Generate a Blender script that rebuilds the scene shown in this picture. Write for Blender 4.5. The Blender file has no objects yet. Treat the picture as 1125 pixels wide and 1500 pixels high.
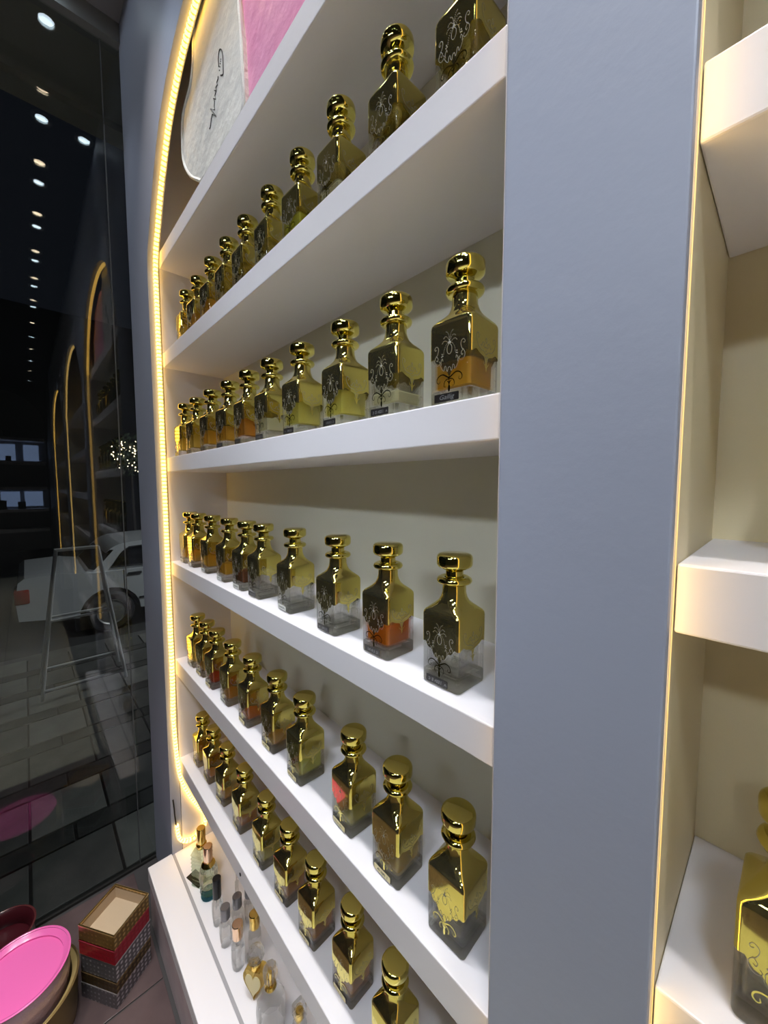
import bpy, bmesh, math, random
from mathutils import Vector, Matrix
random.seed(7)
PI = math.pi
SC = bpy.context.scene
COL = SC.collection
ZC = 1.55                      # camera height above the shop floor
def Z(h): return ZC + h        # heights measured from the camera level

# ------------------------------------------------------------------ camera
cam_data = bpy.data.cameras.new('camera')
cam_data.sensor_fit = 'VERTICAL'; cam_data.sensor_height = 24.0
cam_data.lens = 556.43 / 1500.0 * 24.0
cam_data.clip_start = 0.01; cam_data.clip_end = 200
cam = bpy.data.objects.new('camera', cam_data); COL.objects.link(cam)
yaw, pitch, roll = 0.7562, 0.0701, -0.0014
fwd = Vector((-math.cos(yaw)*math.cos(pitch), math.sin(yaw)*math.cos(pitch), -math.sin(pitch)))
rgt = Vector((math.sin(yaw), math.cos(yaw), 0)).normalized()
up = rgt.cross(fwd)
r2 = rgt*math.cos(roll) + up*math.sin(roll); u2 = up*math.cos(roll) - rgt*math.sin(roll)
M3 = Matrix((r2, u2, -fwd)).transposed()
cam.matrix_world = Matrix.Translation((0, 0, ZC)) @ M3.to_4x4()
SC.camera = cam

# ------------------------------------------------------------------ world, colour management
w = bpy.data.worlds.new('night'); SC.world = w; w.use_nodes = True
w.node_tree.nodes['Background'].inputs[0].default_value = (0.35, 0.42, 0.6, 1)
w.node_tree.nodes['Background'].inputs[1].default_value = 0.012
SC.view_settings.view_transform = 'Standard'; SC.view_settings.look = 'None'
SC.view_settings.exposure = 0.36; SC.view_settings.gamma = 1.0
SC.view_settings.use_curve_mapping = False
CY = SC.cycles
CY.max_bounces = 20; CY.transmission_bounces = 14; CY.glossy_bounces = 6; CY.diffuse_bounces = 5
CY.transparent_max_bounces = 32; CY.blur_glossy = 1.0
CY.sample_clamp_indirect = 6.0
LAMP_W = 23.0                  # each ceiling downlight
FILL_W = 230.0                  # each added fill downlight over the shop floor
LED_STRENGTH = 4.2

# ------------------------------------------------------------------ material helpers
MATS = {}
def mat(name, color=(0.8, 0.8, 0.8), rough=0.5, metal=0.0, spec=0.5, bump=None, vary=None, emit=None, coat=0.0):
    m = bpy.data.materials.new(name); m.use_nodes = True
    nt = m.node_tree; b = nt.nodes['Principled BSDF']
    b.inputs['Base Color'].default_value = (*color, 1)
    b.inputs['Roughness'].default_value = rough
    b.inputs['Metallic'].default_value = metal
    b.inputs['Specular IOR Level'].default_value = spec
    b.inputs['Coat Weight'].default_value = coat
    if emit:
        b.inputs['Emission Color'].default_value = (*emit[0], 1)
        b.inputs['Emission Strength'].default_value = emit[1]
    if bump or vary:
        tc = nt.nodes.new('ShaderNodeTexCoord')
    if bump:                                     # (scale, strength, distance)
        n = nt.nodes.new('ShaderNodeTexNoise'); n.inputs['Scale'].default_value = bump[0]; n.inputs['Detail'].default_value = 4
        bp = nt.nodes.new('ShaderNodeBump'); bp.inputs['Strength'].default_value = bump[1]; bp.inputs['Distance'].default_value = bump[2]
        nt.links.new(tc.outputs['Object'], n.inputs['Vector']); nt.links.new(n.outputs['Fac'], bp.inputs['Height'])
        nt.links.new(bp.outputs['Normal'], b.inputs['Normal'])
    if vary:                                     # (scale, second colour)
        n2 = nt.nodes.new('ShaderNodeTexNoise'); n2.inputs['Scale'].default_value = vary[0]; n2.inputs['Detail'].default_value = 5
        mx = nt.nodes.new('ShaderNodeMix'); mx.data_type = 'RGBA'
        mx.inputs[6].default_value = (*color, 1); mx.inputs[7].default_value = (*vary[1], 1)
        nt.links.new(tc.outputs['Object'], n2.inputs['Vector'])
        rmp = nt.nodes.new('ShaderNodeMapRange'); rmp.inputs[1].default_value = 0.35; rmp.inputs[2].default_value = 0.65
        nt.links.new(n2.outputs['Fac'], rmp.inputs[0]); nt.links.new(rmp.outputs[0], mx.inputs[0])
        nt.links.new(mx.outputs[2], b.inputs['Base Color'])
    MATS[name] = m
    return m
def glass_mat(name, color=(0.97, 0.985, 0.975), ior=1.45, rough=0.0):
    m = bpy.data.materials.new(name); m.use_nodes = True; nt = m.node_tree; nt.nodes.clear()
    o = nt.nodes.new('ShaderNodeOutputMaterial'); g = nt.nodes.new('ShaderNodeBsdfGlass')
    g.inputs['Color'].default_value = (*color, 1); g.inputs['IOR'].default_value = ior; g.inputs['Roughness'].default_value = rough
    nt.links.new(g.outputs[0], o.inputs[0]); MATS[name] = m; return m
def clear_mat(name, color, refl, rough=0.0):
    """thin clear sheet / liquid surface: tinted see-through plus a mirror share"""
    m = bpy.data.materials.new(name); m.use_nodes = True; nt = m.node_tree; nt.nodes.clear()
    o = nt.nodes.new('ShaderNodeOutputMaterial'); t = nt.nodes.new('ShaderNodeBsdfTransparent'); g = nt.nodes.new('ShaderNodeBsdfGlossy')
    t.inputs[0].default_value = (*color, 1); g.inputs['Roughness'].default_value = rough
    mx = nt.nodes.new('ShaderNodeMixShader'); ge = nt.nodes.new('ShaderNodeNewGeometry')
    dt = nt.nodes.new('ShaderNodeVectorMath'); dt.operation = 'DOT_PRODUCT'
    nt.links.new(ge.outputs['Incoming'], dt.inputs[0]); nt.links.new(ge.outputs['Normal'], dt.inputs[1])
    prev = dt.outputs['Value']                   # mirror share after Schlick: f0 + (1-f0)(1-|cos|)^5
    for op, v in (('ABSOLUTE', None), ('SUBTRACT', 1.0), ('POWER', 5.0), ('MULTIPLY_ADD', .97)):
        nd = nt.nodes.new('ShaderNodeMath'); nd.operation = op; nd.use_clamp = True
        if op == 'SUBTRACT': nd.inputs[0].default_value = 1.0; nt.links.new(prev, nd.inputs[1])
        else: nt.links.new(prev, nd.inputs[0])
        if op == 'POWER': nd.inputs[1].default_value = v
        if op == 'MULTIPLY_ADD': nd.inputs[1].default_value = v; nd.inputs[2].default_value = .03 + refl
        prev = nd.outputs[0]
    nt.links.new(prev, mx.inputs[0])
    nt.links.new(t.outputs[0], mx.inputs[1]); nt.links.new(g.outputs[0], mx.inputs[2]); nt.links.new(mx.outputs[0], o.inputs[0])
    MATS[name] = m; return m

M_WALL = mat('grey blue wall paint', (0.375, 0.395, 0.48), 0.45, bump=(60, 0.25, 0.002))
M_SHELF = mat('white satin shelf paint', (0.82, 0.79, 0.82), 0.38, bump=(45, 0.12, 0.002))
M_BACK = mat('white niche paint with olive light cast', (0.76, 0.73, 0.60), 0.5, bump=(30, 0.2, 0.002))  # olive cast of LED and gold bounce mixed into the white
M_WARMNICHE = mat('niche paint with warm LED tint', (0.78, 0.68, 0.44), 0.5, bump=(30, .25, .002))  # yellower copy of the niche paint, warm LED spill put into its colour
M_PLINTH = mat('white laminate', (0.84, 0.81, 0.84), 0.3)
M_GROOVE = mat('grey seam filler', (0.36, 0.35, 0.37), 0.5)
M_MAUVE = mat('glossy mauve laminate', (0.70, 0.57, 0.60), 0.12, vary=(14, (0.78, 0.66, 0.68)))
M_GOLD = mat('gold mirror coating', (0.78, 0.68, 0.19), 0.055, metal=1.0)
def film(name, color, see, haze):
    m = mat(name, color, 0.055, metal=1.0); nt = m.node_tree; o = nt.nodes['Material Output']; b = nt.nodes['Principled BSDF']
    t = nt.nodes.new('ShaderNodeBsdfTransparent'); t.inputs[0].default_value = (.95, .85, .50, 1)
    d = nt.nodes.new('ShaderNodeBsdfDiffuse'); d.inputs[0].default_value = (.50, .46, .30, 1)
    x = nt.nodes.new('ShaderNodeMixShader'); x.inputs[0].default_value = haze; y = nt.nodes.new('ShaderNodeMixShader'); y.inputs[0].default_value = see
    nt.links.new(b.outputs[0], x.inputs[1]); nt.links.new(d.outputs[0], x.inputs[2]); nt.links.new(x.outputs[0], y.inputs[1]); nt.links.new(t.outputs[0], y.inputs[2]); nt.links.new(y.outputs[0], o.inputs[0]); return m
M_FILM = film('thin gold film on glass', (0.78, 0.67, 0.17), .12, .035)
M_FILI = mat('etched bare line', (0.36, 0.35, 0.30), 0.5)
def crystal(name, color, see):
    m = glass_mat(name, color, 1.5); nt = m.node_tree; o = nt.nodes['Material Output']; g = o.inputs[0].links[0].from_node
    t = nt.nodes.new('ShaderNodeBsdfTransparent'); t.inputs[0].default_value = (*color, 1); x = nt.nodes.new('ShaderNodeMixShader'); x.inputs[0].default_value = see
    nt.links.new(g.outputs[0], x.inputs[1]); nt.links.new(t.outputs[0], x.inputs[2]); nt.links.new(x.outputs[0], o.inputs[0]); return m
M_GLASS = crystal('bottle glass', (.99, .99, .985), .60)
M_BASEGL = crystal('thick bottle glass', (.965, .97, .955), .55)
M_BLACK = mat('black label film', (0.012, 0.010, 0.009), 0.3)
M_LABGOLD = mat('pale gold label film', (0.78, 0.66, 0.33), 0.35)
M_LABSILVER = mat('silver grey label film', (0.62, 0.62, 0.58), 0.35)
M_INK = mat('black ink', (0.012, 0.01, 0.01), 0.6)
M_SILVINK = mat('silver ink', (0.20, 0.205, 0.21), 0.5)
M_LED = mat('warm led lens', (0.9, 0.8, 0.5), 0.4, emit=((1.0, 0.60, 0.115), LED_STRENGTH))
M_LEDHOT = mat('bright warm led lens', (0.9, 0.8, 0.5), 0.4, emit=((1.0, 0.66, 0.20), 3.4))
M_LEDDIM = mat('dim warm led lens', (0.9, 0.8, 0.5), 0.4, emit=((1.0, 0.64, 0.18), 1.5))
M_LEDTAPE = mat('amber silicone tape', (0.9, 0.55, 0.12), 0.4, emit=((1.0, 0.53, 0.07), LED_STRENGTH*0.27))
M_CEIL = mat('grey ceiling paint', (0.24, 0.23, 0.25), 0.6)
M_CEILDARK = mat('black ceiling paint', (0.012, 0.012, 0.014), 0.7)
M_DARKWALL = mat('dark wall paint', (0.055, 0.055, 0.05), 0.6)
M_FRAME = mat('dull aluminium', (0.26, 0.26, 0.25), 0.4, metal=0.4)
M_WHITEPL = mat('white enamel', (0.8, 0.8, 0.8), 0.35)
M_PANE = clear_mat('window glass', (0.80, 0.82, 0.81), 0.015)

LIQ = {
 'amber': (.97, .66, .12), 'orange': (.98, .42, .05), 'yellow': (.97, .91, .30), 'pale': (.96, .94, .70),
 'red': (.86, .20, .06), 'brown': (.40, .17, .07), 'lime': (.95, .95, .20), 'gold': (.96, .78, .20), 'rust': (.90, .52, .11)}
def oil(name, color):
    m = clear_mat(name, color, 0.0); nt = m.node_tree; o = nt.nodes['Material Output']; g = o.inputs[0].links[0].from_node
    d = nt.nodes.new('ShaderNodeBsdfDiffuse'); t = nt.nodes.new('ShaderNodeBsdfTranslucent'); a = nt.nodes.new('ShaderNodeMixShader'); x = nt.nodes.new('ShaderNodeMixShader')
    for k in (d, t): k.inputs[0].default_value = (*color, 1)
    a.inputs[0].default_value = .55; x.inputs[0].default_value = .45
    nt.links.new(d.outputs[0], a.inputs[1]); nt.links.new(t.outputs[0], a.inputs[2]); nt.links.new(g.outputs[0], x.inputs[1]); nt.links.new(a.outputs[0], x.inputs[2]); nt.links.new(x.outputs[0], o.inputs[0]); return m
LIQM = {k: oil(k + ' perfume oil', v) for k, v in LIQ.items()}

# ------------------------------------------------------------------ mesh helpers
def finish(bm, name, m, parent=None, smooth=True, angle=35):
    bmesh.ops.recalc_face_normals(bm, faces=bm.faces)
    me = bpy.data.meshes.new(name); bm.to_mesh(me); bm.free()
    return link(name, me, m, parent, smooth, angle)
def prep(me, smooth=True, angle=35):
    if smooth and len(me.polygons):
        me.shade_smooth(); me.set_sharp_from_angle(angle=math.radians(angle))
    return me
def link(name, me, m, parent=None, smooth=True, angle=35):
    prep(me, smooth, angle)
    if m is not None and not me.materials: me.materials.append(m)
    o = bpy.data.objects.new(name, me); COL.objects.link(o)
    if parent is not None: o.parent = parent
    return o
def child(name, me, parent):
    o = bpy.data.objects.new(name, me); COL.objects.link(o); o.parent = parent; return o
def box(bm, x0, x1, y0, y1, z0, z1, bev=0.0, mtx=None):
    r = bmesh.ops.create_cube(bm, size=1.0)
    vs = r['verts']
    for v in vs:
        v.co = Vector((x0 + (v.co.x+.5)*(x1-x0), y0 + (v.co.y+.5)*(y1-y0), z0 + (v.co.z+.5)*(z1-z0)))
    if bev > 0:
        es = {e for v in vs for e in v.link_edges}
        rr = bmesh.ops.bevel(bm, geom=list(es), offset=bev, segments=2, profile=0.5, affect='EDGES')
        vs = list({v for f in rr['faces'] for v in f.verts} | {v for v in vs if v.is_valid})
    if mtx is not None:
        for v in vs: v.co = mtx @ v.co
    return vs
def lathe(bm, prof, n=32, c=(0, 0, 0), sx=1.0, sy=1.0, twist=None):
    rings = []
    for r, z in prof:
        if r < 1e-6: rings.append([bm.verts.new((c[0], c[1], c[2]+z))])
        else: rings.append([bm.verts.new((c[0]+sx*r*math.cos(2*PI*i/n), c[1]+sy*r*math.sin(2*PI*i/n), c[2]+z)) for i in range(n)])
    for a, b in zip(rings, rings[1:]):
        for i in range(n):
            j = (i+1) % n
            if len(a) == 1 and len(b) == 1: continue
            if len(a) == 1: bm.faces.new((a[0], b[i], b[j]))
            elif len(b) == 1: bm.faces.new((a[i], a[j], b[0]))
            else: bm.faces.new((a[i], a[j], b[j], b[i]))
def tube(bm, pts, r, n=8, closed=False, cap=True):
    pts = [Vector(p) for p in pts]; N = len(pts); rings = []
    prevn = None
    for i, p in enumerate(pts):
        t = (pts[(i+1) % N]-pts[i-1]) if (closed or 0 < i < N-1) else (pts[1]-pts[0] if i == 0 else pts[-1]-pts[-2])
        t.normalize()
        if prevn is None:
            a = Vector((0, 0, 1)) if abs(t.z) < 0.9 else Vector((1, 0, 0))
            nn = t.cross(a).normalized()
        else:
            nn = (prevn - t*prevn.dot(t)).normalized()
        prevn = nn; bb = t.cross(nn)
        rr = r[i] if isinstance(r, (list, tuple)) else r
        rings.append([bm.verts.new(p + (nn*math.cos(2*PI*k/n)+bb*math.sin(2*PI*k/n))*rr) for k in range(n)])
    for i in range(N if closed else N-1):
        a, b = rings[i], rings[(i+1) % N]
        for k in range(n): bm.faces.new((a[k], a[(k+1) % n], b[(k+1) % n], b[k]))
    if cap and not closed:
        bm.faces.new(rings[0]); bm.faces.new(rings[-1][::-1])
def prism(bm, poly, a0, a1, axis='Y'):
    """extrude a 2-D outline; axis Y: poly is (x,z), axis X: poly is (y,z), axis Z: poly is (x,y)"""
    def P(u, v, a): return {'Y': (u, a, v), 'X': (a, u, v), 'Z': (u, v, a)}[axis]
    A = [bm.verts.new(P(u, v, a0)) for u, v in poly]; B = [bm.verts.new(P(u, v, a1)) for u, v in poly]
    n = len(poly)
    f1 = bm.faces.new(A); f2 = bm.faces.new(B[::-1])
    for i in range(n): bm.faces.new((A[i], B[i], B[(i+1) % n], A[(i+1) % n]))
def spline(pts, k=6, closed=False):
    out = []; N = len(pts)
    for i in range(N if closed else N-1):
        p0 = pts[(i-1) % N] if (closed or i > 0) else pts[0]
        p1 = pts[i]; p2 = pts[(i+1) % N]
        p3 = pts[(i+2) % N] if (closed or i+2 < N) else pts[-1]
        for s in range(k):
            t = s/k
            out.append(tuple(0.5*((2*b)+(-a+c)*t+(2*a-5*b+4*c-d)*t*t+(-a+3*b-3*c+d)*t**3) for a, b, c, d in zip(p0, p1, p2, p3)))
    if not closed: out.append(tuple(pts[-1]))
    return out
def empty(name, loc=(0, 0, 0), rz=0.0):
    o = bpy.data.objects.new(name, None); o.empty_display_size = 0.02; COL.objects.link(o)
    o.location = loc; o.rotation_euler = (0, 0, rz); return o
def tag(o, label, cat, group=None, kind=None):
    o['label'] = label; o['category'] = cat
    if group: o['group'] = group
    if kind: o['kind'] = kind
    return o
def structure(o):
    o['kind'] = 'structure'; return o

# ================================================================== STRUCTURE
XG = -1.745                    # plane of the shop window
YF = 0.325                     # front face of panel and pillars
YS = 0.360                     # front edge of the shelves
YB = 0.560                     # back of the niches
XE = 5.5                       # far end of the shop
YO = -3.2                      # opposite side of the shop
ZT = Z(1.64)                   # ceiling
N1 = (-1.468, -0.187); N2 = (-0.054, 1.62); N3 = (1.78, 3.85)
ARCH = [(0.0, .70), (.012, .755), (.046, .812), (.112, .918), (.207, 1.028), (.329, 1.100), (.458, 1.137), (.56, 1.152), (.6405, 1.157)]
def arch_curve(x0, x1, n=5):
    half = (x1-x0)/2; s = half/.6405
    L = spline([(x0+a*s, Z(h)) for a, h in ARCH], n)
    R = [(x0+x1-x, z) for x, z in reversed(L[:-1])]
    return L + R
def arch_wall(name, niche, xl, xr):
    """wall face with an arched opening from the plinth up"""
    x0, x1 = niche; bm = bmesh.new(); c = arch_curve(x0, x1)
    for y0, y1 in ((YF, YS-0.002),):
        if x0-xl > .001: box(bm, xl, x0, y0, y1, 0, ZT)
        if xr-x1 > .001: box(bm, x1, xr, y0, y1, 0, ZT)
        for (xa, za), (xb, zb) in zip(c, c[1:]):
            if xb-xa < 1e-5: continue
            vs = [bm.verts.new(p) for p in ((xa, y0, za), (xb, y0, zb), (xb, y0, ZT), (xa, y0, ZT), (xa, y1, za), (xb, y1, zb), (xb, y1, ZT), (xa, y1, ZT))]
            for f in ((0, 1, 2, 3), (4, 7, 6, 5), (0, 4, 5, 1), (3, 2, 6, 7)): bm.faces.new([vs[i] for i in f])
    return structure(finish(bm, name, M_WALL, smooth=False))
arch_wall('wall_arch', N1, XG+0.006, -0.187-0.0)
arch_wall('wall_arch', N2, N2[0], N2[1]+0.16)
arch_wall('wall_arch', N3, N3[0], N3[1]+0.16)
# the pillar between the niches, its right edge kept as a lip that hides a light strip
bm = bmesh.new()
box(bm, -0.187, -0.0535, YF, 0.336, 0, ZT, 0.0015)
box(bm, -0.178, -0.0745, 0.336, 0.3585, 0, ZT)
box(bm, -0.206, -0.0565, 0.3585, YB, 0, ZT)
structure(finish(bm, 'wall_pillar', M_WALL, smooth=False))
bm = bmesh.new(); box(bm, -1.60, N1[0], YS, YB, Z(-1.34), ZT); structure(finish(bm, 'wall_niche_left', M_SHELF, smooth=False))
bm = bmesh.new(); box(bm, N1[0]-.1, -0.2, YB, YB+.05, Z(-1.34), ZT); structure(finish(bm, 'wall_niche_back', M_BACK, smooth=False))
bm = bmesh.new(); box(bm, -0.2, XE, YB, YB+.05, 0, ZT); structure(finish(bm, 'wall_niche_back', M_WARMNICHE, smooth=False))
bm = bmesh.new(); box(bm, N2[1], N3[0], YS, YB, 0, ZT); structure(finish(bm, 'wall_pillar', M_BACK, smooth=False))
bm = bmesh.new(); box(bm, N3[1], XE, YS, YB, 0, ZT); structure(finish(bm, 'wall_pillar', M_BACK, smooth=False))
bm = bmesh.new(); box(bm, N3[1]+.16, XE, YF, YS, 0, ZT); structure(finish(bm, 'wall_right_end', M_DARKWALL, smooth=False))
# a thin skin of niche paint on the pillar's right flank
bm = bmesh.new(); box(bm, -0.0565, -0.0555, 0.3590, YB, 0.02, ZT-.02); structure(finish(bm, 'wall_niche_side', M_WARMNICHE, smooth=False))
bm = bmesh.new(); box(bm, -0.207, -0.206, 0.3590, YB, Z(-1.34), ZT-.02); structure(finish(bm, 'wall_niche_side', M_SHELF, smooth=False))
# ceiling: grey soffit by the window, then a small beam, then black
bm = bmesh.new(); box(bm, XG-.03, -1.43, YO, YB+.05, ZT, ZT+.06); structure(finish(bm, 'ceiling_soffit', M_CEIL, smooth=False))
bm = bmesh.new(); box(bm, -1.43, -1.36, YO, YF, Z(1.585), ZT+.06); structure(finish(bm, 'trim_1', M_CEIL, smooth=False))
bm = bmesh.new(); box(bm, -1.36, XE, YO, YB+.05, ZT, ZT+.06); structure(finish(bm, 'ceiling', M_CEILDARK, smooth=False))
bm = bmesh.new(); box(bm, XG-.03, XE, YO-.08, YO, 0, ZT); structure(finish(bm, 'wall_opposite', M_DARKWALL, smooth=False))
# floor of the shop: slab and tiles
fl = structure(finish((lambda b: (box(b, XG-.01, XE, YO, YB+.05, -.05, -.004), b)[1])(bmesh.new()), 'floor', mat('dark grout', (0.05, 0.045, 0.045), 0.7), smooth=False))
M_TILE = [mat('polished brown stone tile', (0.075, 0.052, 0.052), 0.10, vary=(5, (0.13, 0.09, 0.088))),
          mat('beige bounce light tile', (0.45, 0.425, 0.335), 0.2, vary=(6, (0.52, 0.49, 0.39)))]  # unseen part of the floor, made beige to bounce light onto shelves and gold
def tile_mesh(sx, sy, h, m, bev=0.0015):
    b = bmesh.new(); box(b, -sx/2, sx/2, -sy/2, sy/2, -h, 0, bev)
    me = bpy.data.meshes.new('tile'); b.to_mesh(me); b.free(); prep(me, False); me.materials.append(m); return me
TS = 0.45
tm = [tile_mesh(TS-.005, TS-.005, .004, m) for m in M_TILE]
for i in range(16):
    for j in range(9):
        x = XG + .02 + TS*(i+.5); y = 0.245 - TS*(j+.5)
        if x > XE-.2 or y < YO+.2: continue
        o = child('tile', tm[1 if x > -1.0 and y > -.9 else 0], fl); o.location = (x, y, 0)
# shop window: pane, head rail, foot rail, a vertical joint
wn = empty('window_1', (XG, 0, 0)); structure(wn)
bm = bmesh.new(); box(bm, -.006, 0, YO, 0.268, .006, Z(1.59)); finish(bm, 'pane', M_PANE, wn, smooth=False)
bm = bmesh.new(); box(bm, -.006, 0, 0.271, YF+.03, .006, Z(1.59)); finish(bm, 'pane', M_PANE, wn, smooth=False)
bm = bmesh.new(); box(bm, -.03, .03, YO, YF-.001, Z(1.575), ZT); finish(bm, 'head_rail', M_FRAME, wn, smooth=False)
bm = bmesh.new(); box(bm, -.014, .008, YO, YF-.001, -.004, .006); finish(bm, 'foot_rail', mat('dark bronze rail', (.05, .048, .045), .4, metal=.6), wn, smooth=False)
bm = bmesh.new(); box(bm, -.006, 0, 0.268, 0.271, .006, Z(1.575)); finish(bm, 'joint', mat('grey joint sealant', (.10, .10, .10), .5), wn, smooth=False)

# ================================================================== OUTSIDE
pv = structure(finish((lambda b: (box(b, -4.55, XG-.012, -3, 4, -.25, -.012), b)[1])(bmesh.new()), 'pavement', mat('dark joint mortar', (0.02, 0.02, 0.02), .8), smooth=False))
M_PAVE = [mat('grey paver', (0.07, 0.073, 0.07), 0.4, vary=(8, (0.11, 0.11, 0.105)), bump=(40, .3, .003)),
          mat('light grey paver', (0.14, 0.14, 0.133), 0.4, vary=(7, (0.20, 0.20, 0.185)), bump=(40, .3, .003)),
          mat('charcoal paver', (0.03, 0.031, 0.03), 0.4, vary=(8, (0.055, 0.055, 0.052)), bump=(40, .3, .003))]
pm = {}
rows = []; x = XG-.02; k = 0
while x > -4.5:
    wd = (.30, .12)[k % 2] if k else .30
    rows.append((x-wd, x, k % 2)); x -= wd; k += 1
for r, (xa, xb, kind) in enumerate(rows):
    y = -.62 - (0.13 if r % 2 else 0)
    while y < 2.2:
        ln = .28 if kind == 0 else .42
        mi = 2 if kind else (1 if random.random() < .35 else 0)
        key = (round(xb-xa, 2), ln, mi)
        if key not in pm: pm[key] = tile_mesh(key[0]-.012, ln-.01, .012, M_PAVE[mi], .003)
        o = child('paver', pm[key], pv); o.location = ((xa+xb)/2, y+ln/2, random.uniform(-.001, .001)); y += ln
bm = bmesh.new(); box(bm, -4.70, -4.555, -3, 4, -.43, -.005, .01); structure(finish(bm, 'kerb', M_PAVE[0], smooth=False))
bm = bmesh.new(); box(bm, -16, -4.70, -9, 12, -.60, -.43); structure(finish(bm, 'street', mat('asphalt', (0.03, .03, .03), .75, bump=(60, .4, .004)), smooth=False))
bm = bmesh.new(); box(bm, -16.3, -16, -9, 12, -.43, 7); structure(finish(bm, 'wall_across_street', mat('night facade', (.02, .02, .02), .8), smooth=False))
bm = bmesh.new(); box(bm, -2.12, XG-.035, -3, 3, Z(1.60), Z(1.68)); box(bm, -2.22, -2.12, -3, 3, Z(1.57), Z(1.68)); structure(finish(bm, 'ceiling_canopy', mat('canopy paint', (.30, .29, .25), .6), smooth=False))
# unseen lamp post, added beyond the frame to light the car
lt = empty('car_fill_lamp', (-4.35, 5.2, -.005)); tag(lt, 'added street lamp out of view beyond the grey panel, lighting the car', 'lamp')
bm = bmesh.new(); tube(bm, [(0, 0, 0), (0, 0, 3.6), (.0, -.2, 3.85), (.0, -1.3, 4.0)], .05); finish(bm, 'post', M_FRAME, lt)
bm = bmesh.new(); box(bm, -.15, .15, -1.8, -1.2, 3.94, 4.06, .02); finish(bm, 'lamp_head', M_FRAME, lt)
ld = bpy.data.lights.new('lamp_light', 'AREA'); ld.energy = 200; ld.size = .4; ld.color = (.9, .95, 1)
lo = bpy.data.objects.new('lamp_light', ld); COL.objects.link(lo); lo.parent = lt; lo.location = (0, -1.5, 3.92); lo.rotation_euler = (0, .55, 0)

# parked saloon car, side on
car = empty('car', (-6.2, 0, Z(-1.98))); tag(car, 'pale silver saloon car parked beyond the shop window, rear half in view', 'car')
M_CAR = mat('silver white car paint', (0.55, 0.56, 0.57), 0.25, coat=.6)
M_CARGL = mat('dark car glass', (0.008, 0.009, 0.01), 0.04)
M_RUB = mat('black rubber', (0.012, .012, .012), .7)
def arcp(cy, cz, r, a0, a1, n=10): return [(cy+r*math.cos(a0+(a1-a0)*i/n), cz+r*math.sin(a0+(a1-a0)*i/n)) for i in range(n+1)]
low = [(-.13, .36), (-.15, .60), (-.12, .82), (-.06, .87), (.30, .885), (.62, .80+.03)] + [(2.9, .80), (3.55, .72), (3.9, .55), (3.93, .30)] \
    + [(3.55, .28)] + arcp(3.2, .28, .33, 0, PI, 10) + [(2.8, .26), (1.2, .26)] + arcp(.775, .27, .34, 0, PI, 10) + [(.30, .30)]
bm = bmesh.new(); prism(bm, low, -1.6, 0, 'X'); finish(bm, 'body', M_CAR, car, smooth=True, angle=25)
up_ = spline([(.52, .83), (.70, 1.02), (.86, 1.155), (1.10, 1.20), (1.7, 1.215), (2.1, 1.19), (2.5, 1.04), (2.85, .80)], 4)
bm = bmesh.new(); prism(bm, up_, -1.48, -.10, 'X'); finish(bm, 'cabin', M_CAR, car, angle=25)
for poly in ([(.80, .87), (.94, 1.06), (1.02, 1.125), (1.52, 1.15), (1.52, .85)], [(1.60, .85), (1.60, 1.15), (2.05, 1.125), (2.5, .88), (2.5, .84)]):
    bm = bmesh.new(); prism(bm, poly, -.12, -.088, 'X'); g = finish(bm, 'side_window', M_CARGL, car, smooth=False)
    bm = bmesh.new(); tube(bm, [(-.088, a, b) for a, b in poly], .012, 6, closed=True); finish(bm, 'window_seal', M_RUB, g)
bm = bmesh.new(); prism(bm, [(.56, .88), (.70, 1.03), (.80, 1.11), (.84, 1.105), (.735, .98), (.62, .86)], -1.4, -.085, 'X'); finish(bm, 'rear_window', M_CARGL, car, smooth=False)
for cy in (.775, 3.2):
    wh = None
    bm = bmesh.new(); lathe(bm, [(0, 0), (.24, 0), (.275, .03), (.275, .16), (.24, .19), (0, .19)], 28)
    bmesh.ops.rotate(bm, verts=bm.verts, matrix=Matrix.Rotation(PI/2, 3, 'Y'))
    wh = finish(bm, 'wheel', M_RUB, car); wh.location = (-.20, cy, .275)
    bm = bmesh.new(); lathe(bm, [(0, .02), (.05, .025), (.15, .005), (.165, .02), (.165, 0), (0, 0)], 20)
    bmesh.ops.rotate(bm, verts=bm.verts, matrix=Matrix.Rotation(PI/2, 3, 'Y'))
    rm = finish(bm, 'rim', M_FRAME, wh); rm.location = (.19, 0, 0)
bm = bmesh.new(); box(bm, -.30, .012, -.162, -.02, .56, .74, .02); tl = finish(bm, 'tail_light', mat('red tail lens', (.28, .01, .008), .2), car); tl['label'] = 'dark red tail lens'
bm = bmesh.new(); box(bm, -.003, .018, .98, 1.14, .755, .785, .006); finish(bm, 'door_handle', M_RUB, car)
bm = bmesh.new(); box(bm, -.003, .008, 1.10, 2.75, .40, .425); finish(bm, 'side_moulding', M_RUB, car)
for yy in (.93, 1.56, 2.55):
    bm = bmesh.new(); box(bm, -.002, .003, yy, yy+.008, .34, .84); finish(bm, 'door_gap', M_RUB, car)

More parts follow.
